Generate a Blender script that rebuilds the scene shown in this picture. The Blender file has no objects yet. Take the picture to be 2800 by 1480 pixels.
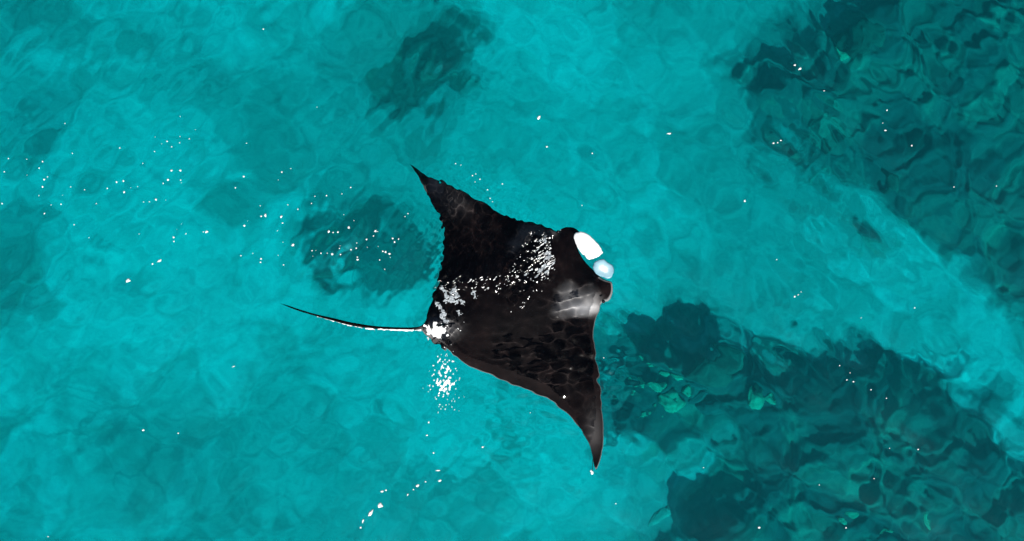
import bpy, bmesh, math, random
import numpy as np
from mathutils import Vector, geometry, noise as mnoise

random.seed(7)
sc = bpy.context.scene
R = math.radians
COL = sc.collection

# ---------------------------------------------------------------- camera, sky, sun, exposure
CAM_H = 12.0                 # drone height above the water
PPM = 245.0                  # photograph pixels per metre on the water surface
cam = bpy.data.cameras.new('camera')
cam_ob = bpy.data.objects.new('camera', cam); COL.objects.link(cam_ob)
cam_ob.location = (0, 0, CAM_H)
cam.sensor_width = 36
cam.lens = 36 * CAM_H / (2800 / PPM)
cam.clip_end = 3000
sc.camera = cam_ob

SUN_ZENITH, SUN_AZ = R(41), R(20)          # sun high behind the lower edge of the picture, a little to its right
world = bpy.data.worlds.new('World'); sc.world = world; world.use_nodes = True
wn = world.node_tree
sky = wn.nodes.new('ShaderNodeTexSky'); sky.sky_type = 'NISHITA'; sky.sun_disc = False
sky.sun_elevation = R(90) - SUN_ZENITH
sky.sun_rotation = R(180) - SUN_AZ
wn.links.new(sky.outputs[0], wn.nodes['Background'].inputs[0])
wn.nodes['Background'].inputs[1].default_value = 0.05

sun = bpy.data.lights.new('sun', 'SUN'); sun.energy = 5.0; sun.angle = R(0.6); sun.color = (1, 0.96, 0.9)
sun_ob = bpy.data.objects.new('sun', sun); COL.objects.link(sun_ob)
sun_ob.rotation_euler = (SUN_ZENITH, 0, SUN_AZ)
sun_ob.location = (0, 0, 30)
sun.cycles.is_caustics_light = True
sun.cycles.use_multiple_importance_sampling = False

sc.view_settings.view_transform = 'Standard'
sc.view_settings.look = 'None'
sc.view_settings.exposure = 0.38
sc.view_settings.gamma = 1.0
sc.cycles.use_denoising = True
sc.cycles.max_bounces = 6
sc.cycles.diffuse_bounces = 1
sc.cycles.volume_bounces = 0
sc.cycles.use_adaptive_sampling = True
sc.cycles.adaptive_threshold = 0.02
sc.cycles.glossy_bounces = 2
sc.cycles.transmission_bounces = 6
sc.cycles.blur_glossy = 0.0
sc.cycles.caustics_refractive = True
sc.cycles.caustics_reflective = False
sc.cycles.sample_clamp_indirect = 0.0

# ---------------------------------------------------------------- helpers
def S(px, py):
    """photograph pixel -> point on the flat water surface"""
    return ((px - 1400) / PPM, (740 - py) / PPM)

def spread(r, d):
    t = r / CAM_H
    s = t / np.sqrt(1 + t * t) / 1.333
    return r + d * s / np.sqrt(1 - s * s)

def D(px, py, d):
    """photograph pixel -> the point at depth d that is seen there through still water"""
    x, y = S(px, py)
    r = math.hypot(x, y)
    k = float(spread(np.array(r), d)) / r if r > 1e-6 else 1
    return x * k, y * k

def unD(X, Y, d):
    """arrays of points at depth d -> photograph pixels"""
    Rr = np.hypot(X, Y) + 1e-9
    r = Rr / (1 + 0.75 * d / CAM_H)
    for _ in range(4):
        r = r * Rr / spread(r, d)
    k = r / Rr
    return X * k * PPM + 1400, 740 - Y * k * PPM

def tag(o, label=None, cat=None, group=None, kind=None):
    if label: o['label'] = label
    if cat: o['category'] = cat
    if group: o['group'] = group
    if kind: o['kind'] = kind
    return o

def link(name, me, mats, parent=None):
    o = bpy.data.objects.new(name, me); COL.objects.link(o)
    if not isinstance(mats, (list, tuple)): mats = [mats]
    for m in mats: me.materials.append(m)
    if parent: o.parent = parent
    return o

def np_mesh(name, v, f, smooth=True):
    me = bpy.data.meshes.new(name)
    n = f.shape[1]
    me.vertices.add(len(v)); me.vertices.foreach_set('co', np.ascontiguousarray(v, np.float32).ravel())
    me.loops.add(f.size); me.loops.foreach_set('vertex_index', np.ascontiguousarray(f, np.int32).ravel())
    me.polygons.add(len(f)); me.polygons.foreach_set('loop_start', np.arange(0, f.size, n, dtype=np.int32))
    me.polygons.foreach_set('use_smooth', np.full(len(f), smooth))
    me.update(calc_edges=True)
    return me

def quads(nx, ny):
    i = np.arange((nx - 1) * (ny - 1)); r = i // (nx - 1); c = i % (nx - 1); a = r * nx + c
    return np.stack([a, a + 1, a + nx + 1, a + nx], 1)

def attr(me, name, arr):
    a = me.attributes.new(name, 'FLOAT', 'POINT'); a.data.foreach_set('value', np.ascontiguousarray(arr, np.float32).ravel())

def vnoise(x, y, seed=0):
    xi = np.floor(x).astype(np.int64); yi = np.floor(y).astype(np.int64)
    fx = x - xi; fy = y - yi
    fx = fx * fx * fx * (fx * (fx * 6 - 15) + 10); fy = fy * fy * fy * (fy * (fy * 6 - 15) + 10)
    def h(a, b):
        n = (a * 374761393 + b * 668265263 + seed * 974634777) & 0xffffffff
        n = ((n ^ (n >> 13)) * 1274126177) & 0xffffffff
        n = ((n ^ (n >> 16)) * 2246822519) & 0xffffffff
        return ((n ^ (n >> 15)) & 0xffff) / 65535.0
    a = h(xi, yi); b = h(xi + 1, yi); c = h(xi, yi + 1); d = h(xi + 1, yi + 1)
    return (a + (b - a) * fx) * (1 - fy) + (c + (d - c) * fx) * fy

def fbm(x, y, oct=4, seed=0):
    s = 0 * x; a = 0.5; t = 0
    for o in range(oct):
        s = s + a * vnoise(x * 2 ** o + 17.3 * o, y * 2 ** o - 9.1 * o, seed + o); t += a; a *= 0.5
    return s / t

def sstep(a, b, x):
    t = np.clip((x - a) / (b - a), 0, 1)
    return t * t * (3 - 2 * t)

def poly_sdf(px, py, poly):
    """signed distance (inside positive) of points to a polygon"""
    P = np.array(poly, float); d = np.full(px.shape, 1e18); ins = np.zeros(px.shape, bool)
    for k in range(len(P)):
        ax, ay = P[k]; bx, by = P[(k + 1) % len(P)]
        ex, ey = bx - ax, by - ay
        t = np.clip(((px - ax) * ex + (py - ay) * ey) / (ex * ex + ey * ey + 1e-12), 0, 1)
        d = np.minimum(d, (px - ax - t * ex) ** 2 + (py - ay - t * ey) ** 2)
        if ay != by:
            c = ((ay > py) != (by > py)) & (px < ex * (py - ay) / ey + ax)
            ins ^= c
    d = np.sqrt(d)
    return np.where(ins, d, -d)

def axis(lo, hi, step, dense=None, dstep=None, far=400.0):
    """grid lines: fine in the middle, ever coarser towards FAR"""
    def fill(a, b, s):
        n = max(1, int(round((b - a) / s))); return list(np.linspace(a, b, n + 1))[:-1]
    mid = fill(lo, dense[0], step) + fill(dense[0], dense[1], dstep) + fill(dense[1], hi, step) if dense else fill(lo, hi, step)
    mid.append(hi)
    out = []; s = step; x = 0
    while x < far:
        s *= 1.22; x += s; out.append(x)
    return np.array([lo - o for o in reversed(out)] + mid + [hi + o for o in out])

def nodes_mat(name):
    m = bpy.data.materials.new(name); m.use_nodes = True
    t = m.node_tree; t.nodes.clear()
    return m, t, t.nodes.new('ShaderNodeOutputMaterial')

def N(t, kind, **kw):
    n = t.nodes.new('ShaderNode' + kind)
    for k, v in kw.items():
        if k.startswith('_'): setattr(n, k[1:], v)
        else: n.inputs[k.replace('__', ' ')].default_value = v
    return n

def ramp(t, fac, stops):
    n = t.nodes.new('ShaderNodeValToRGB'); e = n.color_ramp.elements
    while len(e) < len(stops): e.new(0.5)
    for el, (p, c) in zip(e, stops): el.position = p; el.color = (*c, 1)
    t.links.new(fac, n.inputs[0]); return n.outputs[0]

def mix(t, f, a, b, mode='MIX'):
    n = t.nodes.new('ShaderNodeMix'); n.data_type = 'RGBA'; n.blend_type = mode
    for s, v in ((n.inputs['Factor'], f), (n.inputs[6], a), (n.inputs[7], b)):
        if isinstance(v, bpy.types.NodeSocket): t.links.new(v, s)
        elif isinstance(v, (int, float)): s.default_value = v
        else: s.default_value = (*v, 1)
    return n.outputs[2]

# ---------------------------------------------------------------- manta outline in photograph pixels
LEAD_UP = [(1121,449),(1141,461),(1167,477),(1191,490),(1228,505),(1262,518),(1291,538),(1326,556),(1357,576),(1387,594),(1424,606),(1453,611),(1484,619),(1503,625),(1521,632)]
HEAD = [(1530,627),(1540,623),(1556,621),(1573,628),(1583,640),(1576,655),(1574,672),(1585,695),(1601,718),(1624,742),(1642,757),(1657,764),
        (1672,768),(1675,785),(1671,808),(1661,820),(1645,826)]
LEAD_LO = [(1638,842),(1630,862),(1624,890),(1622,915),(1624,940),(1631,978),(1637,1012),(1642,1059),(1645,1095),(1647,1130),(1649,1188),(1646,1235),(1640,1263),(1631,1285)]
TRAIL_LO = [(1626,1279),(1621,1254),(1613,1221),(1597,1192),(1581,1168),(1560,1143),(1539,1121),(1515,1101),(1492,1088),(1465,1077),(1437,1065),(1404,1052),(1371,1039),(1344,1025),(1310,1014),(1276,999),(1239,973),(1207,951),(1180,934),(1167,921)]
TAIL_LO = [(1152,904),(1125,903),(1070,902),(1015,899),(960,890.5),(916,879),(863,864.5),(821,852),(790,840.5)]
TAIL_UP = [(763,829),(790,836.5),(821,847),(863,859),(916,871),(960,881.5),(1015,890.5),(1070,894.5),(1125,895.5),(1150,891)]
TRAIL_UP = [(1162,880),(1166,862),(1173,838),(1184,806),(1194,772),(1203,737),(1213,697),(1212,658),(1208,610),(1199,588),(1184,560),(1171,531),(1161,507),(1142,478)]
OUT = LEAD_UP + HEAD + LEAD_LO + TRAIL_LO + TAIL_LO + TAIL_UP + TRAIL_UP
BODY = LEAD_UP + HEAD + LEAD_LO + TRAIL_LO + [(1157,900)] + TRAIL_UP
FIN_A = [(1568,648),(1575,637),(1591,635),(1606,641),(1622,654),(1638,672),(1646,687),(1645,695),(1630,705),(1612,710),(1602,705),(1597,697),(1591,695),(1581,681),(1573,666)]
FIN_B = [(1621,728),(1626,718),(1638,711),(1650,709),(1661,718),(1675,727),(1677,742),(1672,757),(1662,762),(1647,758),(1632,751),(1623,740)]

# ---------------------------------------------------------------- sea surface
rng = np.random.default_rng(11)
def swell(k): return R((40, 135)[k % 2]) + rng.normal() * R(26)
LONG = [(0.70 * 7 ** rng.random(), swell(k), rng.random() * 6.283) for k in range(26)]
CH = [(0.40 * 3.0 ** rng.random(), swell(k), rng.random() * 6.283) for k in range(20)]
MID = [(0.18 * 3.0 ** rng.random(), swell(k), rng.random() * 6.283) for k in range(34)]
FINE = [(0.05 * 2.6 ** rng.random(), rng.random() * 6.283, rng.random() * 6.283) for _ in range(36)]
RIP = [(0.085 * 3.6 ** rng.random(), R(75) + rng.normal() * R(48), rng.random() * 6.283) for _ in range(30)]
WAV = [(0.10 * 2.6 ** rng.random(), swell(k), rng.random() * 6.283) for k in range(24)]
# where cat's-paws ruffle the water: photograph pixel, radii, turn, strength
RUFFLE = [(1180,200,170,170,0,.22),(1250,790,60,70,0,.9),(1205,905,46,36,0,1.6),
          (1215,1035,42,80,0,1.7),(1205,930,40,40,0,.9),(1330,540,150,60,33,.9),(1190,520,60,70,0,.9),(1205,690,26,130,5,1.0),(1190,830,26,60,10,.6),
          (970,690,170,120,0,.25),(1000,895,170,30,5,.5),(1030,1395,60,40,-40,.5),(2260,470,120,190,-35,.22),(1270,700,150,120,0,.45),(2300,930,380,90,12,.18)]

CHOP = [(2210,430,220,280,2.4),(2480,640,260,120,2.0),(1800,870,240,90,2.2),(2420,960,330,80,2.0),(1150,190,190,190,2.3),(980,660,200,150,2.2),(430,210,190,150,.9),(2500,80,300,110,1.1),(100,700,160,140,.8),(2000,1330,260,120,.9)]
BACK = [(1440,640),(1480,628),(1512,650),(1524,700),(1522,740),(1495,785),(1440,835),(1405,860),(1395,850),(1440,810),(1400,790),(1300,805),(1190,800),(1200,765),(1330,755),(1400,730),(1420,690)]
def surface_z(x, y, step):
    px = x * PPM + 1400; py = 740 - y * PPM
    z = 0 * x
    to_right = sstep(500, 1900, px + 200 * (fbm(x * .4, y * .4, 2, 91) - .5)); wt = (0.35 + 1.0 * to_right, 1.35 - 1.05 * to_right)
    for k, (L, a, p) in enumerate(LONG):
        z += wt[k % 2] * 0.019 * L / 6.283 * np.sin(6.283 / L * (x * math.cos(a) + y * math.sin(a)) + p) * sstep(2.5, 5, L / step)
    patch = 0.18 + 1.0 * sstep(.38, .68, fbm(x * 0.42 + 3, y * 0.42, 3, 5))
    patch = patch * (1 - .55 * np.exp(-((px - 2560) / 330) ** 2 - ((py - 350) / 380) ** 2) - .4 * np.exp(-((px - 2300) / 450) ** 2 - ((py - 1250) / 250) ** 2))
    m = 0 * x
    for k, (L, a, p) in enumerate(MID):
        m += wt[k % 2] * 0.0105 * L / 6.283 * np.sin(6.283 / L * (x * math.cos(a) + y * math.sin(a)) + p) * sstep(2.5, 5, L / step)
    ruf = 0 * x
    for cx, cy, rx, ry, ang, s in RUFFLE:
        c, sn = math.cos(R(ang)), math.sin(R(ang))
        u = ((px - cx) * c + (py - cy) * sn) / rx; w = (-(px - cx) * sn + (py - cy) * c) / ry
        ruf = ruf + s * np.exp(-(u * u + w * w))
    back = sstep(-10, 10, poly_sdf(px, py, BACK)); ruf = ruf + 3.0 * back
    f = 0 * x
    for L, a, p in FINE:
        f += 0.030 * L / 6.283 * np.sin(6.283 / L * (x * math.cos(a) + y * math.sin(a)) + p) * sstep(2.5, 5, L / step)
    wing = np.exp(-((px - 1500) / 230) ** 4 - ((py - 950) / 330) ** 4)
    g = 0 * x
    for L, a, p in RIP:
        g += 0.034 * L / 6.283 * np.sin(6.283 / L * (x * math.cos(a) + y * math.sin(a)) + p) * sstep(2.5, 5, L / step)
    chop = 0 * x
    for cx, cy, rx, ry, s_ in CHOP: chop = chop + s_ * np.exp(-((px - cx) / rx) ** 2 - ((py - cy) / ry) ** 2)
    ch = 0 * x
    for k, (L, a, p) in enumerate(CH):
        ch += wt[k % 2] * 0.016 * L / 6.283 * np.sin(6.283 / L * (x * math.cos(a) + y * math.sin(a)) + p) * sstep(2.5, 5, L / step)
    wv = 0 * x
    for k, (L, a, p) in enumerate(WAV):
        wv += wt[k % 2] * 0.011 * L / 6.283 * np.sin(6.283 / L * (x * math.cos(a) + y * math.sin(a)) + p) * sstep(2.5, 5, L / step)
    gust = sstep(.36, .66, fbm(x * 1.1, y * 1.1, 3, 57))
    return z + m * (patch + 0.5 * ruf + .25 * chop) + ch * (chop + .28) + wv * gust * (.22 + .62 * chop) * (1 - .5 * np.exp(-((px - 2580) / 300) ** 2 - ((py - 330) / 330) ** 2)) + g * wing * (0.25 + 1.0 * sstep(.33, .67, fbm(x * 1.5, y * 1.5, 2, 77))) + f * (0.06 + 0.05 * sstep(.5, 1.0, patch) + ruf * (0.55 + 0.9 * fbm(x * 4, y * 4, 2, 9)))

ax_x = axis(-6.4, 6.4, 0.022, (-1.35, 1.3), 0.0135)
ax_y = axis(-3.7, 3.7, 0.022, (-2.5, 1.35), 0.0135)
gx, gy = np.meshgrid(ax_x, ax_y)
stx = np.gradient(ax_x); sty = np.gradient(ax_y)
gz = surface_z(gx, gy, np.maximum(stx[None, :], sty[:, None]))
dzx = np.gradient(gz, ax_x, axis=1); dzy = np.gradient(gz, ax_y, axis=0)
nrm = np.stack([-dzx, -dzy, np.ones_like(gz)], -1); nrm /= np.linalg.norm(nrm, axis=-1, keepdims=True)
nrm = nrm.reshape(-1, 3)
SV = np.stack([gx, gy, gz], -1).reshape(-1, 3)
SF = quads(len(ax_x), len(ax_y))
fc = SV[SF].mean(1)
near = (np.abs(fc[:, 0]) < 3.2) & (np.abs(fc[:, 1]) < 2.6)
fpx = fc[:, 0] * PPM + 1400; fpy = 740 - fc[:, 1] * PPM
over = np.zeros(len(SF), bool)
idx = np.where(near)[0]
sd = np.maximum(poly_sdf(fpx[idx], fpy[idx], BODY), np.maximum(poly_sdf(fpx[idx], fpy[idx], FIN_A), poly_sdf(fpx[idx], fpy[idx], FIN_B)))
over[idx] = sd > -5
for k in (.5, 1):                           # and the strip on its sunny side
    over[idx] |= poly_sdf(fpx[idx] - 36 * k * math.sin(SUN_AZ), fpy[idx] - 36 * k * math.cos(SUN_AZ), BODY) > -4

def make_water_mat():
    m, t, out = nodes_mat('sea_surface_water')
    tc = N(t, 'TexCoord')
    nz = N(t, 'TexNoise', Scale=22.0, Detail=3.0); t.links.new(tc.outputs['Object'], nz.inputs['Vector'])
    bp = N(t, 'Bump', Strength=0.05, Distance=0.01); t.links.new(nz.outputs['Fac'], bp.inputs['Height'])
    rf = N(t, 'BsdfRefraction', Roughness=0.0, IOR=1.333)
    gl = N(t, 'BsdfGlossy', Roughness=0.08)
    t.links.new(bp.outputs[0], gl.inputs['Normal'])
    fr = N(t, 'Fresnel', IOR=1.333); mx = N(t, 'MixShader')
    t.links.new(fr.outputs[0], mx.inputs[0]); t.links.new(rf.outputs[0], mx.inputs[1]); t.links.new(gl.outputs[0], mx.inputs[2])
    t.links.new(mx.outputs[0], out.inputs['Surface'])
    return m
M_WATER = make_water_mat()

def surface_piece(name, mask, parent=None):
    f = SF[mask]; used = np.unique(f); rem = np.full(len(SV), -1, np.int64); rem[used] = np.arange(len(used))
    me = np_mesh(name, SV[used], rem[f])
    me.normals_split_custom_set_from_vertices(nrm[used].tolist())
    return link(name, me, M_WATER, parent)
sea = tag(surface_piece('water_surface', ~over), kind='structure')

# the body of water below the swimming animal: tints all that lies deep
def make_volume():
    m, t, out = nodes_mat('sea_water_volume')
    va = N(t, 'VolumeAbsorption', Density=1.0)
    va.inputs['Color'].default_value = (0.0, 0.966, 0.984, 1)
    vs = N(t, 'VolumeScatter', Density=0.06, Anisotropy=0.3); vs.inputs['Color'].default_value = (0.0, 0.75, 0.95, 1)
    ad = N(t, 'AddShader'); t.links.new(va.outputs[0], ad.inputs[0]); t.links.new(vs.outputs[0], ad.inputs[1])
    t.links.new(ad.outputs[0], out.inputs['Volume'])
    bm = bmesh.new(); bmesh.ops.create_cube(bm, size=1)
    bmesh.ops.scale(bm, vec=(860, 860, 12.0), verts=bm.verts); bmesh.ops.translate(bm, vec=(0, 0, -1.15 - 6.0), verts=bm.verts)
    me = bpy.data.meshes.new('water_body'); bm.to_mesh(me); bm.free()
    return tag(link('water_body', me, m), kind='structure')
make_volume()

SAND = -8.8; REEF_UP = 0.8
# ---------------------------------------------------------------- sea bed: sand, reef and a painted manta shadow
REEFS_AND_SHADOW = [  # polygon in photograph pixels, soft edge, weight
    ([(1640,880),(1760,850),(1880,870),(2000,915),(2120,935),(2260,955),(2400,950),(2540,1000),(2640,1055),(2710,1110),(2740,1190),(2790,1260),(3200,1400),(3200,2000),(1900,2000),(1850,1480),(1880,1400),(1950,1310),(1920,1250),(1790,1215),(1700,1190),(1680,1080)], 26, 1.0),
    ([(1690,1190),(1960,1230),(2000,1500),(1960,2000),(1560,2000),(1640,1500),(1700,1380),(1740,1260)], 60, .62),
    ([(2240,-40),(3200,-400),(3200,1050),(2800,870),(2700,800),(2620,760),(2560,690),(2450,650),(2330,560),(2230,520),(2160,470),(2130,390),(2110,300),(2040,250),(2030,180),(2110,120),(2200,60)], 34, 1.0),
    ([(860,610),(930,575),(1010,590),(1090,610),(1180,630),(1190,770),(1130,810),(1040,840),(960,820),(880,775),(850,690)], 26, .99),
    ([(1130,40),(1230,40),(1300,110),(1290,210),(1230,310),(1130,360),(1040,340),(1060,230),(1100,140)], 34, .85),  # the manta's cast shadow, painted dark on the bed
    ([(20,420),(60,350),(110,330),(110,380),(80,440),(40,450)], 14, .7),
    ([(-200,-200),(180,-200),(150,60),(60,120),(0,150),(-100,200)], 60, .45),
    ([(420,110),(560,90),(590,200),(540,300),(430,270),(380,200)], 60, .3),
    ([(0,250),(130,230),(190,330),(120,460),(10,500),(-60,380)], 50, .4),
    ([(840,980),(1060,900),(1120,1100),(980,1330),(860,1250)], 80, .2),
    ([(-80,560),(70,540),(120,620),(90,720),(120,800),(20,800),(-60,760)], 50, .5),
    ([(2700,1170),(2760,1180),(2810,1270),(2900,1400),(2750,1300)], 20, .95),
    ([(-20,1160),(60,1180),(130,1260),(60,1340),(120,1500),(-60,1500)], 44, .28),
    ([(1500,960),(1720,860),(1740,1200),(1660,1215),(1640,1100)], 22, .8),
]
def bed_masks(X, Y, d):
    px, py = unD(X, Y, d)
    wx = (fbm(X * 0.9, Y * 0.9, 4, 21) - .5) * 150 + (fbm(X * 3.5, Y * 3.5, 3, 25) - .5) * 60
    wy = (fbm(X * 0.9 + 40, Y * 0.9, 4, 31) - .5) * 120 + (fbm(X * 3.5, Y * 3.5 + 9, 3, 35) - .5) * 50
    qx, qy = px + wx, py + wy
    m = 0 * X; hi = 0 * X
    st = fbm((X * .8 + Y * .6) * .8, (-X * .6 + Y * .8) * 3.0, 4, 81)          # streaky drift
    for poly, soft, wgt in REEFS_AND_SHADOW:
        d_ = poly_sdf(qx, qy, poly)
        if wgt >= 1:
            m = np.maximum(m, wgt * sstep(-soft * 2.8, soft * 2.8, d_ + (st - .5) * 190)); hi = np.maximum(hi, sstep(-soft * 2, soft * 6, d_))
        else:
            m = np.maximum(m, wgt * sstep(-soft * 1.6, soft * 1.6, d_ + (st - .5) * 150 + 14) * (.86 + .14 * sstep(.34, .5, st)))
    return px, py, m, hi

def bed_height(X, Y, m, hi):
    rough = fbm(X * 1.3, Y * 1.3, 5, 41)
    ridg = 1 - np.abs(2 * fbm(X * 2.4 + 7, Y * 2.4, 4, 47) - 1)
    sand = SAND + 0.25 * fbm(X * .3, Y * .3, 2, 3)
    up = hi
    return sand + up * (REEF_UP + 0.6 * (rough - .5) + 0.35 * (ridg - .6)) + (0.06 + .06 * m) * (fbm(X * 4, Y * 4, 3, 55) - .5)

bx = axis(-9.6, 9.6, 0.038); by = axis(-5.6, 5.6, 0.038)
BX, BY = np.meshgrid(bx, by)
inside = (np.abs(BX) < 16) & (np.abs(BY) < 12)
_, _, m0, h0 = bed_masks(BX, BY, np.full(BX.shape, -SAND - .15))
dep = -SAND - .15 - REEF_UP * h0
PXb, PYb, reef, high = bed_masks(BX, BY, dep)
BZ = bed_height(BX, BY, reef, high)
tone = fbm(BX * .55 + (fbm(BX, BY, 3, 61) - .5) * 2.2, BY * .55 + (fbm(BX, BY, 3, 63) - .5) * 2.2, 4, 65)
me = np_mesh('seabed', np.stack([BX, BY, BZ], -1).reshape(-1, 3), quads(len(bx), len(by)))
attr(me, 'reef', reef); attr(me, 'tone', tone)  # reef mask also holds the manta's painted shadow

def make_bed_mat():
    m, t, out = nodes_mat('sand_reef_and_shadow')
    a = N(t, 'Attribute', _attribute_name='reef'); b = N(t, 'Attribute', _attribute_name='tone')
    tc = N(t, 'TexCoord')
    n1 = N(t, 'TexNoise', Scale=.85, Detail=8.0, Roughness=.58, Distortion=1.2); t.links.new(tc.outputs['Object'], n1.inputs['Vector'])
    n2 = N(t, 'TexNoise', Scale=9.0, Detail=6.0, Roughness=.65); t.links.new(tc.outputs['Object'], n2.inputs['Vector'])
    n3 = N(t, 'TexVoronoi', Scale=3.2, _feature='DISTANCE_TO_EDGE'); t.links.new(n1.outputs['Color'], n3.inputs['Vector'])
    sand = ramp(t, b.outputs['Fac'], [(.25, (.42, .44, .41)), (.48, (.60, .62, .59)), (.72, (.80, .81, .79))])
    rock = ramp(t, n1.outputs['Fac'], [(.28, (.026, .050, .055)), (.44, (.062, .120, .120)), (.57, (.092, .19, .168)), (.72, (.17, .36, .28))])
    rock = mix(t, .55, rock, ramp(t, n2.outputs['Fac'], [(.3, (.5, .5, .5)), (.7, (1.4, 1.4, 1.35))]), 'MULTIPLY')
    wv = N(t, 'TexNoise', Scale=1.1, Detail=5.0, Roughness=.6); t.links.new(tc.outputs['Object'], wv.inputs['Vector'])
    vadd = N(t, 'VectorMath', _operation='MULTIPLY_ADD'); vadd.inputs[1].default_value = (1.3, 1.3, 0)
    t.links.new(wv.outputs['Color'], vadd.inputs[0]); t.links.new(tc.outputs['Object'], vadd.inputs[2])
    vo = N(t, 'TexVoronoi', Scale=1.5, _feature='DISTANCE_TO_EDGE'); t.links.new(vadd.outputs[0], vo.inputs['Vector'])
    mk = N(t, 'TexNoise', Scale=.55, Detail=4.0); t.links.new(tc.outputs['Object'], mk.inputs['Vector'])
    vein = N(t, 'Math', _operation='MULTIPLY')
    t.links.new(ramp(t, vo.outputs['Distance'], [(.0, (1, 1, 1)), (.035, (.7, .7, .7)), (.075, (0, 0, 0))]), vein.inputs[0])
    t.links.new(ramp(t, mk.outputs['Fac'], [(.53, (0, 0, 0)), (.70, (.5, .5, .5))]), vein.inputs[1])
    n4 = N(t, 'TexNoise', Scale=4.5, Detail=9.0, Roughness=.72); t.links.new(tc.outputs['Object'], n4.inputs['Vector'])
    sand = mix(t, 1.0, sand, ramp(t, n4.outputs['Fac'], [(.34, (.74, .76, .77)), (.5, (.98, .98, .98)), (.66, (1.12, 1.12, 1.1))]), 'MULTIPLY')
    sand = mix(t, vein.outputs[0], sand, (.16, .24, .24))
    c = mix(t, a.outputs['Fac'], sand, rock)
    bs = N(t, 'BsdfPrincipled', Roughness=.95); bs.inputs['Specular IOR Level'].default_value = .1
    t.links.new(c, bs.inputs['Base Color'])
    bp = N(t, 'Bump', Strength=.2, Distance=.05); t.links.new(n2.outputs['Fac'], bp.inputs['Height']); t.links.new(bp.outputs[0], bs.inputs['Normal'])
    t.links.new(bs.outputs[0], out.inputs['Surface'])
    return m
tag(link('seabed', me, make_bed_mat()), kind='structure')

def bed_z(x, y):
    X = np.array([[x]]); Y = np.array([[y]])
    a = bed_masks(X, Y, np.array([[-SAND - .15]]))[3]
    b = bed_masks(X, Y, -SAND - .15 - REEF_UP * a)
    return float(bed_height(X, Y, b[2], b[3])[0, 0])

# ---------------------------------------------------------------- boulders and slabs on the reef
def rock_mat(name, lo, hi):
    m, t, out = nodes_mat(name)
    tc = N(t, 'TexCoord')
    n1 = N(t, 'TexNoise', Scale=5.0, Detail=7.0, Roughness=.65); t.links.new(tc.outputs['Object'], n1.inputs['Vector'])
    c = ramp(t, n1.outputs['Fac'], [(.36, lo), (.62, hi)])
    bs = N(t, 'BsdfPrincipled', Roughness=.9)
    t.links.new(c, bs.inputs['Base Color'])
    bp = N(t, 'Bump', Strength=.6, Distance=.04); t.links.new(n1.outputs['Fac'], bp.inputs['Height']); t.links.new(bp.outputs[0], bs.inputs['Normal'])
    t.links.new(bs.outputs[0], out.inputs['Surface']); return m
M_PALE = rock_mat('pale_green_rock', (.16, .30, .19), (.38, .56, .36))
M_SANDY = rock_mat('sand_dusted_rock', (.32, .38, .33), (.58, .64, .56))
M_SLATE = rock_mat('slate_rock', (.05, .09, .09), (.09, .16, .15))
M_CORAL = rock_mat('coral_mound', (.03, .055, .045), (.08, .15, .12))
ROCKS = [  # px, py, rx, ry, turn, material, name, label
    (1829,1120,31,33,10,M_PALE,'boulder','round pale green boulder, the largest bright one right of the lower wing'),
    (1750,1069,23,14,5,M_PALE,'boulder','pale green boulder at the left end of the bright rock row beside the lower wing'),
    (1791,1069,30,13,-8,M_PALE,'boulder','long pale green boulder in the middle of the bright rock row above the round boulder'),
    (1822,1037,26,13,15,M_PALE,'boulder','pale green slanting boulder just above the middle of the bright rock row'),
    (1852,1040,12,13,0,M_PALE,'boulder','small pale green boulder at the right end of the slanting boulder'),
    (1764,991,14,9,20,M_PALE,'boulder','small pale green boulder at the top of the bright rock heap'),
    (1775,1011,13,15,-30,M_PALE,'boulder','pale green wedge boulder just below the topmost bright boulder'),
    (1846,995,9,6,0,M_PALE,'boulder','tiny pale green stone right of the topmost bright boulders'),
    (1870,1082,12,15,-25,M_PALE,'boulder','small pale green boulder upper right of the large round boulder'),
    (1778,1139,15,7,-15,M_PALE,'boulder','flat pale green stone lower left of the large round boulder'),
    (1938,1126,42,28,20,M_SLATE,'flat_rock','broad dark slate slab right of the large round boulder'),
    (1900,1099,38,10,32,M_SLATE,'flat_rock','narrow dark slate slab between round boulder and broad slab'),
    (1905,1061,32,11,8,M_SLATE,'flat_rock','flat dark slate slab below the coral mound'),
    (1943,1006,62,44,0,M_CORAL,'coral_mound','rounded dark green coral mound above the slate slabs'),
    (2066,1093,28,30,0,M_PALE,'boulder','dull green upright boulder far right of the slate slabs'),
    (2112,1090,20,10,5,M_PALE,'boulder','flat dull green stone right of the upright dull green boulder'),
    (1824,1398,38,15,25,M_SANDY,'flat_rock','long pale slab near the lower frame edge, the lower of two'),
    (1872,1362,26,13,25,M_SANDY,'flat_rock','pale slab near the lower frame edge, the upper of two'),
    (2434,473,46,50,0,M_CORAL,'coral_mound','round dull green coral mound in the middle of the upper reef'),
    (2361,112,42,44,0,M_CORAL,'coral_mound','dull green coral mound in the upper reef near the top edge'),
    (2317,136,12,15,-10,M_PALE,'boulder','single small pale boulder at the left rim of the upper reef'),
    (2296,1422,15,18,0,M_PALE,'boulder','pale stone near the bottom edge on the lower reef'),
    (2404,1463,20,11,10,M_PALE,'boulder','pale stone cut by the bottom edge on the lower reef'),
    (2556,1395,9,11,0,M_PALE,'boulder','lone tiny pale stone on the lower reef toward the corner'),
]
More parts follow.
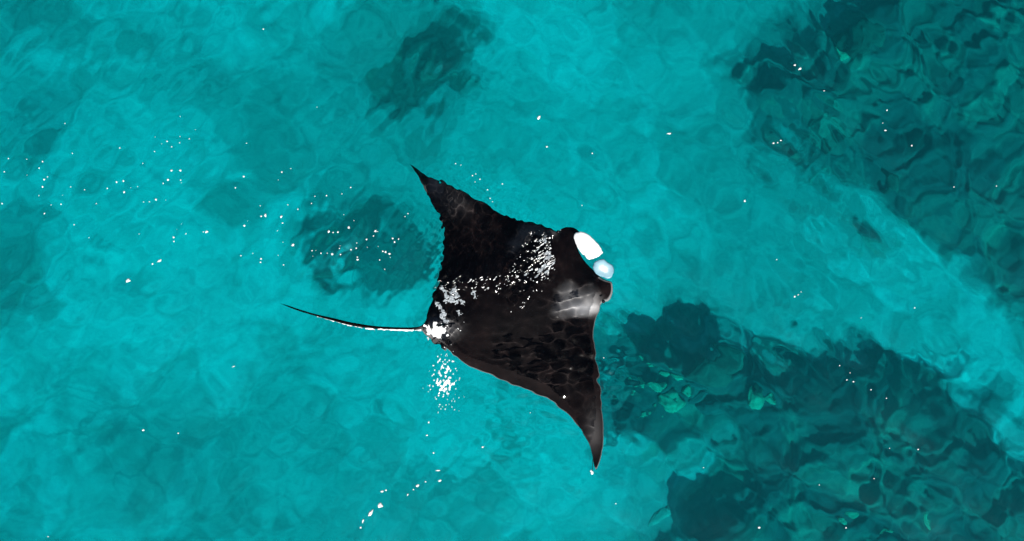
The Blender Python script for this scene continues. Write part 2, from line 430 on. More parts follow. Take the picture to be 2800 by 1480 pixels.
def make_rock(i, px, py, rx, ry, ang, mat_, name, label):
    d = 7.7
    x, y = D(px, py, d); z = bed_z(x, y)
    x, y = D(px, py, -z); k = math.hypot(x, y) / (math.hypot(*S(px, py)) + 1e-9)
    ax, ay = rx / PPM * k, ry / PPM * k
    bm = bmesh.new(); bmesh.ops.create_icosphere(bm, subdivisions=4, radius=1)
    flat = .35 if 'flat' in name else .55
    off = Vector((i * 3.7, i * 1.3, 0))
    for v in bm.verts:
        p = v.co.copy()
        n = mnoise.fractal(p * 1.1 + off, .9, 2, 4) * .30
        f = 1 + n + (mnoise.cell(p * 1.4 + off) - .5) * .12
        v.co = Vector((p.x * ax * f, p.y * ay * f, p.z * min(ax, ay) * flat * 1.6 * f))
    for f in bm.faces: f.smooth = True
    me = bpy.data.meshes.new(name); bm.to_mesh(me); bm.free()
    o = link(name, me, mat_)
    o.location = (x, y, z + min(ax, ay) * flat * .5); o.rotation_euler.z = R(ang)
    return tag(o, label, 'coral' if 'coral' in name else 'rock', 'rocks and coral on the reef')
for i, r in enumerate(ROCKS): make_rock(i, *r)

# ---------------------------------------------------------------- manta ray
TIP_UP, TIP_LO = (1121, 449), (1631, 1285)
NOSE, BASE = np.array((1640., 735.)), np.array((1165., 895.))
SPINE = (NOSE - BASE) / np.linalg.norm(NOSE - BASE); SIDE = np.array((-SPINE[1], SPINE[0]))   # SIDE points to the lower wing

def manta_mid(px, py):
    """height of the wing's middle plane (m) at photograph pixels"""
    u = (px - BASE[0]) * SPINE[0] + (py - BASE[1]) * SPINE[1]
    w = (px - BASE[0]) * SIDE[0] + (py - BASE[1]) * SIDE[1]
    lo = np.clip(w / 560, 0, 1); up = np.clip(-w / 480, 0, 1)
    z = -0.35 - 0.12 * sstep(0.08, .6, lo) + 0.20 * sstep(.78, 1, lo) - 0.22 * sstep(.15, .8, up) - .05 * sstep(.7, 1, up)
    z = z - 0.10 * sstep(330, 520, u)
    z = z + 0.10 * sstep(60, -20, u)
    return z, u, w

def manta_thick(px, py, sd, u, w):
    t = np.minimum(0.010 + 0.075 * (1 - np.exp(-np.maximum(sd, 0) / 70)) , .2)
    t = t + 0.075 * np.exp(-(w / 95) ** 2) * sstep(-20, 160, u) * (1 - .35 * sstep(380, 520, u)) * sstep(0, 40, sd)
    t = t + 0.03 * np.exp(-((px - 1470) / 70) ** 2 - ((py - 700) / 75) ** 2) * sstep(0, 30, sd)
    return t

M_SKIN_ATTR = 'pale'
def build_manta():
    # constrained triangulation of the outline with rings and an inner lattice
    out = np.array(OUT, float)
    # resample the outline (smooth Catmull-Rom)
    pts = []
    n = len(out); corners = {OUT.index(TIP_UP), OUT.index(TIP_LO), OUT.index((763,829))}
    for k in range(n):
        p0, p1, p2, p3 = out[k - 1], out[k], out[(k + 1) % n], out[(k + 2) % n]
        if k in corners: p0 = p1
        if (k + 1) % n in corners: p3 = p2
        seg = max(2, int(np.linalg.norm(p2 - p1) / 7))
        for s in range(seg):
            t = s / seg
            pts.append(.5 * ((2 * p1) + (p2 - p0) * t + (2 * p0 - 5 * p1 + 4 * p2 - p3) * t * t + (3 * p1 - p0 - 3 * p2 + p3) * t ** 3))
    ring = np.array(pts); nr = len(ring)
    extra = []
    for off in (2.6, 6, 11):
        tang = np.roll(ring, -1, 0) - np.roll(ring, 1, 0); tang /= np.linalg.norm(tang, axis=1, keepdims=True)
        nor = np.stack([-tang[:, 1], tang[:, 0]], 1)
        q = ring + nor * off
        sdv = poly_sdf(q[:, 0], q[:, 1], ring)
        extra.append(q[sdv > off * .9])
    tail_c = np.array([(770,831),(790,838.5),(806,844),(821,849.5),(842,855.5),(863,861.5),(890,868.5),(916,875),(938,880.5),(960,886),(987,890.5),(1015,894.5),(1042,896.5),(1070,898),(1098,899),(1125,899.5),(1140,899)])
    lat = []
    for j, yy in enumerate(np.arange(440, 1295, 8.0)):
        for xx in np.arange(1110, 1690, 9.0): lat.append((xx + (4.5 if j % 2 else 0), yy))
    lat = np.array(lat); ls = poly_sdf(lat[:, 0], lat[:, 1], ring); lat = lat[ls > 16]
    P = np.concatenate([ring, *extra, tail_c, lat])
    vv, _, ff, _, _, _ = geometry.delaunay_2d_cdt([Vector(p) for p in P], [(k, (k + 1) % nr) for k in range(nr)], [list(range(nr))], 1, 1e-5)
    V = np.array([tuple(v) for v in vv]); px, py = V[:, 0], V[:, 1]
    sd = poly_sdf(px, py, ring); edge = sd < .05
    zc, u, w = manta_mid(px, py)
    tailw = sstep(1175, 1120, px)                      # 1 on the whip tail
    th = manta_thick(px, py, sd, u, w) * (1 - tailw) + tailw * np.minimum(.006 + sd * .0032, .02)
    zc = zc * (1 - tailw) + tailw * (-0.004 - .02 * sstep(900, 790, px))
    zt = np.where(edge, zc, zc + th); zb = np.where(edge, zc, zc - th * .8)
    XY = np.array([D(a, b, max(0., -c)) for a, b, c in zip(px, py, zc)])
    nv = len(V)
    top = np.column_stack([XY, zt]); bot = np.column_stack([XY, zb])
    bid = np.arange(nv); bid[~edge] = nv + np.arange((~edge).sum())
    verts = np.concatenate([top, bot[~edge]])
    faces = []
    for f in ff:
        f = list(f)
        a = sum((px[f[i]] * py[f[(i + 1) % 3]] - px[f[(i + 1) % 3]] * py[f[i]]) for i in range(3))
        if a > 0: f = f[::-1]
        faces.append(f); faces.append([bid[i] for i in reversed(f)])
    me = np_mesh('manta_ray', verts, np.array(faces))
    # skin pattern: pale shoulder patches, pale belly, pale thin rim, greyish lower tip, painted sunlit upper tip
    def zone(poly, soft): return sstep(-soft, soft, poly_sdf(px + (fbm(px / 22, py / 22, 3, 71) - .5) * 26, py + (fbm(px / 22, py / 22, 3, 73) - .5) * 26, poly))
    lo_sh = [(1545,775),(1585,798),(1610,793),(1632,806),(1640,818),(1630,845),(1552,856),(1522,853),(1532,815)]
    up_sh = [(1430,617),(1475,624),(1518,634),(1510,650),(1475,637),(1450,648),(1410,680),(1392,686),(1412,655)]
    pale = .20 * zone(lo_sh, 22) + .55 * np.exp(-((px - 1600) / 40) ** 2 - ((py - 842) / 14) ** 2) + .13 * zone(up_sh, 14)
    rimside = ((py > 835) & (sd < 1.0) & (px > 1210)) | ((px > 1640) & (py < 830) & (py > 745) & (sd < 5))
    pale = np.maximum(pale, np.where(rimside, .3, 0))
    pale = np.maximum(pale, .17 * np.exp(-((px - 1195) / 22) ** 2 - ((py - 505) / 22) ** 2) + .05 * np.exp(-((px - 1240) / 60) ** 2 - ((py - 545) / 40) ** 2))  # sunlit skin by the upper tip, painted pale
    pale = np.maximum(pale, .55 * np.exp(-((px - 1195) / 42) ** 2 - ((py - 900) / 24) ** 2) * (1 - tailw))
    pale = np.maximum(pale, .06 * np.exp(-((px - 1622) / 22) ** 2 - ((py - 1185) / 60) ** 2))
    bl = np.full((~edge).sum(), .95)
    attr(me, 'pale', np.clip(np.concatenate([pale, bl]), 0, 1))
    return me, ring

def skin_mat():
    m, t, out = nodes_mat('manta_skin')
    a = N(t, 'Attribute', _attribute_name='pale'); tc = N(t, 'TexCoord')
    n1 = N(t, 'TexNoise', Scale=3.0, Detail=6.0, Roughness=.6); t.links.new(tc.outputs['Object'], n1.inputs['Vector'])
    n2 = N(t, 'TexNoise', Scale=60.0, Detail=3.0); t.links.new(tc.outputs['Object'], n2.inputs['Vector'])
    dark = ramp(t, n1.outputs['Fac'], [(.35, (.0022, .0013, .0014)), (.6, (.0084, .0051, .0050)), (.75, (.024, .0142, .0132))])
    c = mix(t, a.outputs['Fac'], dark, (.78, .78, .80))
    bs = N(t, 'BsdfPrincipled', Roughness=.5); bs.inputs['Specular IOR Level'].default_value = .02
    t.links.new(c, bs.inputs['Base Color'])
    bp = N(t, 'Bump', Strength=.08, Distance=.006); t.links.new(n2.outputs['Fac'], bp.inputs['Height']); t.links.new(bp.outputs[0], bs.inputs['Normal'])
    t.links.new(bs.outputs[0], out.inputs['Surface']); return m
M_SKIN = skin_mat()
def plain(name, col, rough=.5, spec=.3):
    m, t, out = nodes_mat(name); tc = N(t, 'TexCoord')
    n1 = N(t, 'TexNoise', Scale=40.0, Detail=4.0); t.links.new(tc.outputs['Object'], n1.inputs['Vector'])
    c = ramp(t, n1.outputs['Fac'], [(.3, tuple(x * .86 for x in col)), (.7, col)])
    bs = N(t, 'BsdfPrincipled', Roughness=rough); bs.inputs['Specular IOR Level'].default_value = spec
    t.links.new(c, bs.inputs['Base Color']); t.links.new(bs.outputs[0], out.inputs['Surface']); return m
def fin_mat():
    m, t, out = nodes_mat('white_fin_skin'); tc = N(t, 'TexCoord'); a = N(t, 'Attribute', _attribute_name='core')
    n1 = N(t, 'TexNoise', Scale=14.0, Detail=4.0); t.links.new(tc.outputs['Object'], n1.inputs['Vector'])
    sm = N(t, 'Math', _operation='MULTIPLY_ADD'); t.links.new(n1.outputs['Fac'], sm.inputs[0]); sm.inputs[1].default_value = .35; t.links.new(a.outputs['Fac'], sm.inputs[2])
    c = ramp(t, sm.outputs[0], [(.18, (.05, .13, .20)), (.36, (.20, .38, .47)), (.62, (.36, .56, .63)), (.80, (.95, .95, .94))])
    bs = N(t, 'BsdfPrincipled', Roughness=.4); t.links.new(c, bs.inputs['Base Color']); t.links.new(bs.outputs[0], out.inputs['Surface']); return m
M_FIN = fin_mat()
M_DARK = plain('eye_black', (.01, .01, .012), .12, .5)

me, RING = build_manta()
manta = tag(link('manta_ray', me, M_SKIN), 'large black manta ray with white head lobes gliding just under the turquoise water', 'manta ray')
manta.cycles.is_caustics_receiver = True

def lobe(name, poly, z0, tilt, th, label, cup, core):
    """a cupped, rounded paddle: an outline with real thickness"""
    P = np.array(poly, float)
    pts = []; n = len(P)
    for k in range(n):
        p0, p1, p2, p3 = P[k - 1], P[k], P[(k + 1) % n], P[(k + 2) % n]
        for s in range(4):
            t = s / 4
            pts.append(.5 * ((2 * p1) + (p2 - p0) * t + (2 * p0 - 5 * p1 + 4 * p2 - p3) * t * t + (3 * p1 - p0 - 3 * p2 + p3) * t ** 3))
    ring = np.array(pts); c = ring.mean(0); nr = len(ring)
    ring = c + (ring - c) * (1 + .10 * (fbm(ring[:, 0] / 5, ring[:, 1] / 5, 2, 99) - .5))[:, None]
    V = []; cores = []
    prof = [(1.0, 0), (.97, .45), (.88, .8), (.7, 1), (.45, 1), (.2, 1)]
    for sgn in (1, -1):
        for j, (s, h) in enumerate(prof):
            if sgn < 0 and j == 0: continue
            for p in ring:
                q = c + (p - c) * s
                z = z0 + tilt * ((q - c) @ np.array((.55, .83))) / 40 - cup * (1 - s * s) + sgn * h * th
                V.append((*D(q[0], q[1], max(0., -z)), z)); cores.append(core + (1 - core) * (1 - s) * (.75 if core < 1 else 1))
    bm = bmesh.new(); bv = [bm.verts.new(v) for v in V]
    def rg(j): return bv[j * nr:(j + 1) * nr]
    tops = [rg(j) for j in range(len(prof))]; bots = [tops[0]] + [rg(len(prof) + j) for j in range(len(prof) - 1)]
    for rings in (tops, bots):
        for a, b in zip(rings, rings[1:]):
            for k in range(nr): bm.faces.new((a[k], a[(k + 1) % nr], b[(k + 1) % nr], b[k]))
        bm.faces.new(rings[-1])
    bmesh.ops.recalc_face_normals(bm, faces=bm.faces)
    for f in bm.faces: f.smooth = True
    me = bpy.data.meshes.new(name); bm.to_mesh(me); bm.free()
    attr(me, 'core', np.array(cores))
    o = link(name, me, M_FIN, manta); o['label'] = label
    o.cycles.is_caustics_receiver = True
    return o
lobe('cephalic_fin', FIN_A, .036, .0, .016, 'bright white upper head lobe', -.01, 1.0)
lobe('cephalic_fin', FIN_B, .03, .01, .014, 'pale bluish lower head lobe with a white middle', .012, .12)

# head rim: white lips of the lower lobe and dorsal fin, eyes
def blob(name, px, py, z, r, mat_, parent, sq=(1, 1, 1)):
    bm = bmesh.new(); bmesh.ops.create_icosphere(bm, subdivisions=3, radius=r)
    x, y = D(px, py, max(0., -z))
    for v in bm.verts: v.co = Vector((v.co.x * sq[0] + x, v.co.y * sq[1] + y, v.co.z * sq[2] + z))
    for f in bm.faces: f.smooth = True
    me = bpy.data.meshes.new(name); bm.to_mesh(me); bm.free()
    o = link(name, me, mat_, parent); o.cycles.is_caustics_receiver = True; return o
blob('eye', 1524, 634, -.27, .020, M_DARK, manta)
blob('eye', 1650, 823, -.30, .020, M_DARK, manta)

def dorsal():
    # small swept fin standing on the tail base, its tip just out of the water
    base = [(1228,884),(1205,887),(1180,893)]
    bm = bmesh.new(); prof = []
    for k in range(9):
        t = k / 8
        bx_, by_ = 1236 - 60 * t, 884 + 10 * t
        h = .13 * math.sin(math.pi * min(1, t * .95 + .03)) ** .7 * (0.55 + .6 * t)
        prof.append((bx_, by_, h, .010 * math.sin(math.pi * (t * .9 + .05)) + .002))
    rows = []
    for bx_, by_, h, w_ in prof:
        x, y = D(bx_, by_, .05); row = []
        for s, hh in ((-1, 0), (-.7, .6), (0, 1), (.7, .6), (1, 0)):
            lean = .05 * hh
            row.append(bm.verts.new((x + s * w_ * .3 - h * .5 * hh, y + s * w_ + lean * -.6, -.12 + h * hh)))
        rows.append(row)
    for a, b in zip(rows, rows[1:]):
        for k in range(4): bm.faces.new((a[k], a[k + 1], b[k + 1], b[k]))
        bm.faces.new((a[4], a[0], b[0], b[4]))
    bm.faces.new(rows[0]); bm.faces.new(rows[-1])
    bmesh.ops.recalc_face_normals(bm, faces=bm.faces)
    for f in bm.faces: f.smooth = True
    me = bpy.data.meshes.new('dorsal_fin'); bm.to_mesh(me); bm.free()
    attr(me, 'pale', np.full(len(me.vertices), .12))
    o = link('dorsal_fin', me, M_SKIN, manta); o.cycles.is_caustics_receiver = True
dorsal()

film = surface_piece('surface_over_manta', over, manta)  # sea-surface piece cut to the manta outline so sunlight forms caustics
film['label'] = 'clear rippled piece of the sea surface, cut out over the manta'
film.cycles.is_caustics_caster = True

# ---------------------------------------------------------------- foam and modelled sun glints
def foam_glint_mat():
    m, t, out = nodes_mat('foam_and_glints'); tc = N(t, 'TexCoord')
    n1 = N(t, 'TexNoise', Scale=90.0, Detail=4.0); t.links.new(tc.outputs['Object'], n1.inputs['Vector'])
    c = ramp(t, n1.outputs['Fac'], [(.3, (.80, .84, .85)), (.6, (.93, .93, .92))])
    bs = N(t, 'BsdfPrincipled', Roughness=.45); t.links.new(c, bs.inputs['Base Color'])
    bp = N(t, 'Bump', Strength=.4, Distance=.01); t.links.new(n1.outputs['Fac'], bp.inputs['Height']); t.links.new(bp.outputs[0], bs.inputs['Normal'])
    t.links.new(bs.outputs[0], out.inputs['Surface']); return m
M_FOAM_GLINT = foam_glint_mat()
def sea_z(x, y):
    i = min(max(int(np.searchsorted(ax_x, x)), 1), len(ax_x) - 1); j = min(max(int(np.searchsorted(ax_y, y)), 1), len(ax_y) - 1)
    return float(gz[j - 1:j + 1, i - 1:i + 1].mean())

def fleck_mesh(seed):
    rr = random.Random(seed); bm = bmesh.new()
    bmesh.ops.create_icosphere(bm, subdivisions=2, radius=1)
    o = Vector((seed * 5.1, 0, 0))
    for v in bm.verts:
        k = 1 + .8 * mnoise.noise(v.co * 1.4 + o)
        v.co = Vector((v.co.x * k, v.co.y * k, v.co.z * .45))
    for f in bm.faces: f.smooth = True
    me = bpy.data.meshes.new('foam_glint_fleck'); bm.to_mesh(me); bm.free(); me.materials.append(M_FOAM_GLINT); return me
FLECK = [fleck_mesh(k) for k in range(6)]

def fleck(px, py, r, label, group, sx=1., sy=1., ang=None, name='foam_glint_fleck'):
    x, y = S(px, py)
    o = bpy.data.objects.new(name, random.choice(FLECK)); COL.objects.link(o)
    o.location = (x, y, sea_z(x, y) + r / PPM * .12)
    r *= .64
    o.scale = (r / PPM * sx, r / PPM * sy, r / PPM)
    o.rotation_euler.z = random.random() * 6.28 if ang is None else R(ang)
    return tag(o, label, 'foam', group)

A1 = [(907,587),(985,653),(955,700),(781,690),(815,725),(907,720),(867,740),(908,688),(843,712),(780,763),(602,744),(320,619),(362,771),(39,797),(131,801),(210,812),(193,845),(131,881),(221,903),(214,940),(194,984),(238,890),(311,982),(303,1027),(253,1031),(425,955),(485,1025),(540,948),(587,916),(622,911),(627,967),(660,945),(695,940),(719,823),(867,859),(911,859),(848,906),(911,907),(914,920),(824,923),(788,1005),(836,1008),(727,1017),(756,1016),(1225,888),(1184,945),(1240,721),(1230,1136),(1245,1113),(918,1128),(895,1154),(880,1195),(882,1215),(941,1177),(1028,1168),(776,1328),(706,1178),(450,1196),(372,1131),(221,1074),(1212,1287),(1272,1275),(20,864),(9,1024),(353,940)]
A2 = [(305,538),(128,865),(173,847),(110,905),(20,1035),(25,1088),(132,1122),(107,1161),(157,1030),(208,1052),(277,1023),(353,984),(294,987),(431,975),(475,943),(25,1302),(22,1320),(111,1285),(138,1333),(135,1219)]
A3 = [(366,1165),(467,1145),(412,1168),(388,1170),(600,1162),(612,1165),(590,1187),(555,1205),(505,1222),(502,1248),(476,1256),(384,1279),(360,1274),(424,1280),(420,1250),(423,1237),(283,1262),(303,1260),(329,1274),(287,1289),(507,1293),(508,1306),(622,1308),(652,1268),(672,1277),(638,1264),(676,1295),(648,1355),(614,1240),(558,1244),(718,1203),(698,1218),(688,1200),(492,1110),(440,1080),(765,1075),(750,1090)]
A4 = [(1005,825),(1032,833),(1107,878),(1090,886),(1103,918),(1127,904),(1190,1017),(1165,957),(1178,1000),(1240,927)]
q = 700 / 1288
BIGL = {(867,859):4.4,(911,859):4.4,(848,906):4.2,(627,967):4.2,(622,911):3.6,(221,903):3.8,(214,940):3.6,(788,1005):4.4,(1225,888):3.8,(880,1195):4.2,(1230,1136):4.2,(45,1083):5,(384,1279):5,(600,1162):5,(366,1165):5,(467,1145):4.6,(652,1268):4.4,(672,1277):4.4,(508,1306):4.4}
for p in A1: fleck(p[0] * q, p[1] * q, BIGL.get(p, random.uniform(1.0, 3.4)), 'small white foam fleck on the open turquoise water far left of the manta', 'foam flecks on the far left')
for p in A2: fleck(700 + p[0] * q, p[1] * q, BIGL.get(p, random.uniform(1.2, 3.6)), 'small white foam fleck left of the dark seabed patch behind the manta', 'foam flecks left of the dark patch')
for p in A3: fleck(700 + p[0] * q, p[1] * q, BIGL.get(p, random.uniform(1.2, 3.8)), 'small white foam fleck over the dark seabed patch behind the manta', 'foam flecks over the dark patch')
for p in A4: fleck(700 + p[0] * q, p[1] * q, random.uniform(1.8, 3.0), 'tiny white foam fleck above the leading edge of the upper wing', 'foam flecks by the upper wing')
SINGLE = [
    (725,589,7,1,.7,90,'oval white foam blob, the upper of the pair left of the dark patch'),
    (768,592,6,1,.7,60,'oval white foam blob with a pointed end beside the dark patch, right of the pair'),
    (801,670,6,1,.8,40,'round white foam blob at the lower left rim of the dark patch'),
    (568,634,6,1.2,.7,30,'white foam blob on open water at mid height left, beside two specks'),
    (441,713,7.5,1.1,.7,25,'white foam blob left of the tail tip, upper end of a short diagonal pair'),
    (356,767,8.5,1.2,.75,25,'large lone white foam blob left of and above the tail tip'),
    (392,1176,5,1,.9,0,'lone white foam blob on open water in the lower left'),
    (487,1185,3,1,.8,0,'tiny white foam speck right of the lone lower left blob'),
    (637,1003,4,1.4,.5,20,'thin white foam streak on open water below the tail'),
    (1041,1381,10,1.1,.9,20,'large white glint clump near the bottom edge, upper of the two big ones'),  # from here a trail of sun glints, shaped as white blobs
    (1014,1402,10,1.6,.7,60,'long white glint clump near the bottom edge, lower of the two big ones'),
    (993,1423,6,1.5,.6,75,'narrow white glint clump below the two big bottom clumps'),
    (987,1442,4,1,.9,0,'small white glint speck, lowest of the bottom glint trail'),
    (1045,1343,6,1,.8,0,'white glint blob just above the two big bottom clumps'),
    (1056,1340,4,1,.8,0,'small white glint speck touching the blob above the big bottom clumps'),
    (1142,1327,7,1,.8,30,'triangular white glint blob on the trail rising from the big bottom clumps'),
    (1131,1338,3,1,.8,0,'tiny glint speck lower left of the triangular glint blob'),
    (1115,1352,4,1.1,.7,60,'small glint speck between the big bottom clumps and the triangular blob'),
    (1164,1316,3.5,1,.8,0,'small glint speck upper right of the triangular glint blob'),
    (1203,1313,5.5,1.2,.8,20,'white glint blob right of the triangular blob, upper end of the bottom trail'),
    (1198,1285,4.5,1.8,.7,0,'double white glint blob above the upper end of the bottom trail'),
    (1186,1237,4,1,.8,-30,'white glint speck midway between the glitter patch and the bottom trail'),
    (1168,1189,4,1.1,.8,0,'white glint speck lower left of the glitter patch below the tail base'),
    (1173,1154,4,.8,1,0,'upright white glint speck just left of the glitter patch foot'),
    (1320,1221,4,1.3,.8,20,'white glint speck below the middle of the lower wing trailing edge'),
    (1473,322,6,1.5,.9,55,'white foam blob on bright water above the manta head'),
    (1495,402,4,1,.9,0,'small white foam speck below the blob above the manta head'),
    (1620,419,3,1,.9,0,'tiny white foam speck up and right of the head, alone'),
    (1831,364,5,1.7,.7,0,'white foam blob on bright water upper right of the manta'),
    (1591,562,2.2,1,.9,0,'tiny white speck just above the head lobes'),
    (2036,550,4,1,1.1,0,'white foam speck on bright water right of the manta at lobe height'),
    (2173,178,4.5,1,.9,0,'white foam speck over the upper reef, left of a close pair'),
    (2187,188,6,1.2,.8,30,'white foam blob over the upper reef near the top, right of a close pair'),
    (2254,248,2.6,1,.9,0,'tiny foam speck over the upper reef below the close pair'),
    (2424,302,3.6,1,.8,60,'white foam speck in the middle of the upper reef, highest of three'),
    (2413,337,2,1,.9,0,'tiny foam speck in the middle of the upper reef, second of three'),
    (2420,357,4.2,1.2,.8,0,'white foam speck in the middle of the upper reef, lowest of three'),
    (2493,398,4,.8,1,0,'white foam speck on the upper reef, right of the column of three'),
    (2114,392,4,1,.9,0,'foam speck at the left rim of the upper reef, left of a row of three'),
    (2125,391,3,.8,1,0,'foam speck at the left rim of the upper reef, middle of a row of three'),
    (2133,385,3.4,1.2,.8,0,'foam speck at the left rim of the upper reef, right of a row of three'),
    (2611,511,2.6,1,.9,0,'tiny foam speck on the lower part of the upper reef'),
    (2723,509,2.6,1,.9,0,'tiny foam speck on the upper reef close to the picture side'),
    (2120,710,2.4,1,.9,0,'tiny foam speck on bright water right of the manta head'),
    (2352,869,2.0,1,.9,0,'tiny foam speck on the bright channel between the reefs, left one'),
    (2170,811,4,1,.9,0,'white foam speck on the bright channel right of the head, lowest of a short row'),
    (2179,806,2.6,1,.9,0,'small foam speck above the lowest of the short row in the bright channel'),
    (2187,798,2,1,.9,0,'tiny foam speck, upper end of the short row in the bright channel'),
    (2501,842,3,1,.9,0,'white foam speck on the bright channel near the picture side'),
    (2293,999,2.6,1,.9,0,'foam speck on the dark lower reef rim, topmost of a loose cluster'),
    (2313,1038,3,1,.9,0,'foam speck on the dark lower reef rim, left of two level ones'),
    (2331,1043,3.4,1.1,.9,0,'foam speck on the dark lower reef rim, right of two level ones'),
    (2379,1065,3,1,.9,0,'foam speck on the dark lower reef rim below the two level ones'),
    (2421,1088,2.8,1,.9,0,'foam speck on the dark lower reef rim, last of the loose cluster'),
    (2322,1019,2.2,1,.9,0,'tiny foam speck between topmost and level specks of the reef rim cluster'),
    (2510,1229,3.2,1,.9,0,'foam speck in the middle of the lower reef, right of a level pair'),
    (2433,1226,2.2,1,.9,0,'tiny foam speck in the middle of the lower reef, left of a level pair'),
    (2390,1309,2.4,1,.9,0,'tiny foam speck on the lower reef below the level pair'),
    (2240,1326,2.2,1,.9,0,'tiny foam speck on the lower reef, left of and below the pair'),
    (2313,1443,3.6,.8,1,0,'white foam speck on the lower reef close to the bottom edge'),
    (1923,1278,2.2,1,.9,0,'tiny foam speck on the reef below the slate slabs'),
    (1684,1378,2.6,1,.9,0,'tiny foam speck on bright water below the lower wing tip'),
    (2074,1441,5,1,.9,0,'white foam blob near the bottom edge below the reef'),
    (1651,979,2.2,1,.9,0,'tiny foam speck beside the front edge of the lower wing'),
    (1450,1129,2,1,.9,0,'tiny foam speck close behind the lower wing'),
    (720,80,3,1,.9,0,'foam speck near the top edge on bright water'),
    (130,1468,2.6,1,.9,0,'foam speck by the bottom edge at the far lower left'),
]
for px, py, r, sx, sy, ang, lab in SINGLE: fleck(px, py, r, lab, 'single foam flecks', sx, sy, ang)

# foam and painted sun glints: thin ragged rafts on the water, full of holes
def froth_sheen_mat():
    m, t, out = nodes_mat('froth_and_sheen'); tc = N(t, 'TexCoord')
    n1 = N(t, 'TexNoise', Scale=120.0, Detail=3.0); t.links.new(tc.outputs['Object'], n1.inputs['Vector'])
    c = ramp(t, n1.outputs['Fac'], [(.35, (.10, .12, .14)), (.65, (.50, .55, .58))])
    bs = N(t, 'BsdfPrincipled', Roughness=.4); t.links.new(c, bs.inputs['Base Color']); t.links.new(bs.outputs[0], out.inputs['Surface']); return m
M_FROTH_SHEEN = froth_sheen_mat()
def foam_glint_raft(name, box, field, label, mat_, cell=1.15):
    x0, y0, x1, y1 = box
    gx_ = np.arange(x0, x1, cell); gy_ = np.arange(y0, y1, cell)
    PX, PY = np.meshgrid(gx_ + cell / 2, gy_ + cell / 2)
    val = field(PX, PY); keep = val > 0
    vid = {}; verts = []; faces = []
    def vert(i, j, top):
        k = (i, j, top)
        if k not in vid:
            x, y = S(gx_[0] + i * cell, gy_[0] + j * cell)
            h = .0035 + .004 * min(1., max(0., float(val[min(j, val.shape[0] - 1), min(i, val.shape[1] - 1)])))
            vid[k] = len(verts); verts.append((x, y, sea_z(x, y) + (h if top else -.006)))
        return vid[k]
    ny, nx = keep.shape
    for j, i in zip(*np.where(keep)):
        q4 = [(i, j), (i, j + 1), (i + 1, j + 1), (i + 1, j)]
        faces.append([vert(a, b, 1) for a, b in q4]); faces.append([vert(a, b, 0) for a, b in reversed(q4)])
        for di, dj, a, b in ((-1, 0, 0, 1), (0, 1, 1, 2), (1, 0, 2, 3), (0, -1, 3, 0)):
            ii, jj = i + di, j + dj
            if not (0 <= ii < nx and 0 <= jj < ny and keep[jj, ii]):
                faces.append([vert(*q4[b], 1), vert(*q4[a], 1), vert(*q4[a], 0), vert(*q4[b], 0)])
    me = np_mesh(name, np.array(verts), np.array(faces), False)
    return tag(link(name, me, mat_), label, 'foam', kind='stuff')

def rot(PX, PY, ang):
    c, s_ = math.cos(R(ang)), math.sin(R(ang)); return PX * c + PY * s_, -PX * s_ + PY * c
def near_lines(PX, PY, lines):
    d = np.full(PX.shape, 1e9)
    for ln in lines:
        for (ax, ay), (bx_, by_) in zip(ln, ln[1:]):
            t = np.clip(((PX - ax) * (bx_ - ax) + (PY - ay) * (by_ - ay)) / ((bx_ - ax) ** 2 + (by_ - ay) ** 2), 0, 1)
            d = np.minimum(d, np.hypot(PX - ax - t * (bx_ - ax), PY - ay - t * (by_ - ay)))
    return d
def f_glitter(PX, PY):  # sun glints on wavelets, built as white geometry
    u, w = rot(PX, PY, 12)
    n = vnoise(u / 4.2, w / 5.5, 3) * .75 + vnoise(u / 2.3, w / 2.8, 4) * .25
    e = np.exp(-((PX - 1206) / 32) ** 2 - ((PY - 1050) / 18) ** 2) * .13 + np.exp(-((PX - 1218) / 46) ** 2 - ((PY - 1040) / 95) ** 2) * .40
    return n - (1.045 - e)
foam_glint_raft('foam_and_glints', (1150, 940, 1300, 1190), f_glitter, 'scattered sun glints shaped as white flecks on the water below the tail base', M_FOAM_GLINT)
def f_splash(PX, PY):
    n = fbm(PX / 9, PY / 9, 4, 13)
    e = np.exp(-((PX - 1185) / 26) ** 2 - ((PY - 907) / 20) ** 2) * .62 + np.exp(-((PX - 1225) / 44) ** 2 - ((PY - 906) / 17) ** 2) * .33
    return n - (.88 - e)
foam_glint_raft('foam_and_glints', (1140, 860, 1300, 960), f_splash, 'bright white splash round the dorsal fin at the tail base', M_FOAM_GLINT)
LACE = [[(1205,785),(1218,800),(1224,812)],[(1235,800),(1245,792),(1250,808),(1238,815)],[(1218,823),(1235,822),(1252,826)],[(1192,828),(1200,842),(1196,836)],[(1258,822),(1266,828)],[(1224,812),(1218,823)],[(1210,846),(1214,858),(1208,868),(1222,880)],[(1295,800),(1299,810)],[(1254,852),(1258,858)],[(1200,842),(1210,846)]]
def f_lace(PX, PY):
    d = near_lines(PX + (fbm(PX / 7, PY / 7, 2, 5) - .5) * 10, PY + (fbm(PX / 7, PY / 7, 2, 6) - .5) * 10, LACE)
    return 1 - d / 5.5 + (fbm(PX / 3.2, PY / 3.2, 3, 19) - .62) * 2.2
foam_glint_raft('foam_and_glints', (1170, 760, 1320, 900), f_lace, 'lacy grey froth on the back in front of the tail base', M_FROTH_SHEEN)
TAILL = [[(868,866),(916,878),(960,889),(1015,898),(1070,901),(1125,903),(1150,903)]]
def f_tail(PX, PY):  # foam plus the wet tail's highlight, built as a white line
    d = near_lines(PX, PY, TAILL)
    w = 2.3 * sstep(860, 960, PX) * (1 - .5 * sstep(1080, 1150, PX)) + 1.0
    return 1 - d / w + (fbm(PX / 7, PY / 3.5, 3, 23) - .56) * 2.4
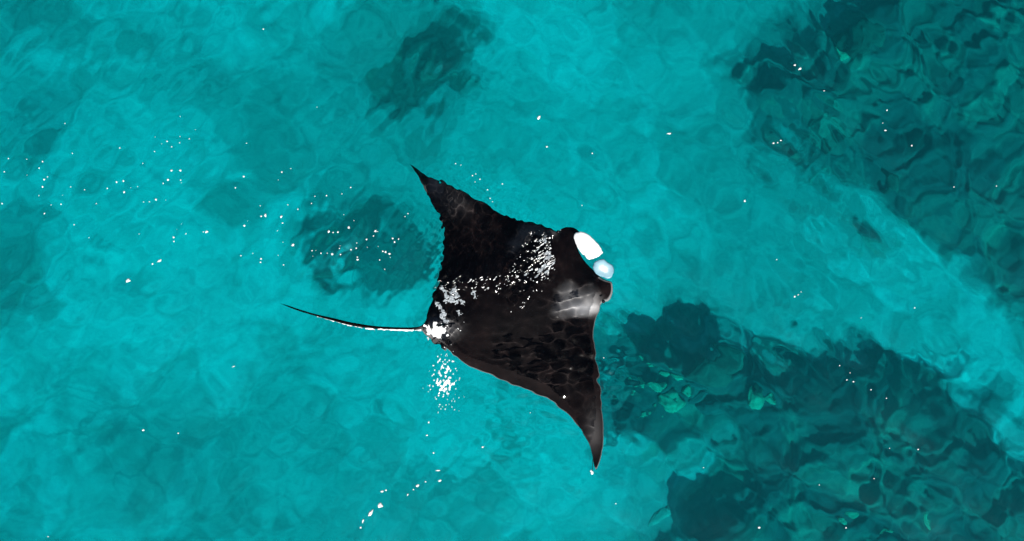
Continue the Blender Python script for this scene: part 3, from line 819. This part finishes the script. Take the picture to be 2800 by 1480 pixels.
foam_glint_raft('foam_and_glints', (850, 850, 1160, 920), f_tail, 'thin white line of foam and painted glint running along the whip tail', M_FOAM_GLINT)
def f_back(PX, PY):  # sun sparkle over the back, built as white slivers
    u, w = rot(PX, PY, -38)
    n = vnoise(u / 9, w / 2.5, 33) * .6 + vnoise(u / 4, w / 1.8, 35) * .4
    sdb = sstep(-6, 10, poly_sdf(PX, PY, BACK))
    e = .22 * np.exp(-((PX - 1490) / 42) ** 2 - ((PY - 705) / 62) ** 2) + .12 * np.exp(-near_lines(PX, PY, [[(1405,860),(1440,833),(1500,780)], [(1210,775),(1330,765),(1430,752)]]) / 7)
    return n - (1.0 - (.12 + e) * sdb - .02)
def f_sheen(PX, PY):  # sky sheen between the glints, laid in as grey patches
    u, w = rot(PX, PY, -38)
    n = fbm(u / 16, w / 6, 4, 53)
    e = .34 * np.exp(-((PX - 1492) / 34) ** 2 - ((PY - 705) / 60) ** 2) + .16 * np.exp(-((PX - 1450) / 60) ** 2 - ((PY - 750) / 22) ** 2)
    return n - (.90 - e * sstep(-4, 12, poly_sdf(PX, PY, BACK)))
foam_glint_raft('foam_and_glints', (1380, 620, 1540, 860), f_sheen, 'greyish painted sheen behind the head, between the white glints', M_FROTH_SHEEN)
foam_glint_raft('foam_and_glints', (1180, 610, 1540, 880), f_back, 'sun glints shaped as white slivers on the middle of the back', M_FOAM_GLINT)

# ---------------------------------------------------------------- float with a thread at the lower wing tip
def float_():
    e = bpy.data.objects.new('fishing_float', None); COL.objects.link(e)
    x, y = S(1619, 1293); e.location = (x, y, sea_z(x, y))
    tag(e, 'tiny white float with a dark thread hanging at the lower wing tip', 'float')
    for dx, dy, r in ((0, 0, .020), (-.012, .018, .012)):
        bm = bmesh.new(); bmesh.ops.create_icosphere(bm, subdivisions=2, radius=r)
        for v in bm.verts: v.co = Vector((v.co.x * .8 + dx, v.co.y * 1.2 + dy, v.co.z * .7))
        for f in bm.faces: f.smooth = True
        me = bpy.data.meshes.new('float_ball'); bm.to_mesh(me); bm.free(); link('float_ball', me, M_FOAM_GLINT, e)
    pts = [Vector((.0, .02, .004)), Vector((.006, .07, .003)), Vector((.004, .12, .002)), Vector((.012, .17, .0))]
    bm = bmesh.new(); prev = None
    for p in pts:
        ring = [bm.verts.new(p + Vector((.003 * math.cos(k * 1.047), 0, .003 * math.sin(k * 1.047)))) for k in range(6)]
        if prev:
            for k in range(6): bm.faces.new((prev[k], prev[(k + 1) % 6], ring[(k + 1) % 6], ring[k]))
        prev = ring
    me = bpy.data.meshes.new('thread'); bm.to_mesh(me); bm.free(); link('thread', me, M_DARK, e)
float_()

# clear water lets the sun's rays through to the sea bed instead of casting a solid shadow
through = bpy.data.collections.new('sunlight_passes_through')
through.objects.link(sea)
for c in through.collection_objects: c.light_linking.link_state = 'EXCLUDE'
sun_ob.light_linking.blocker_collection = through
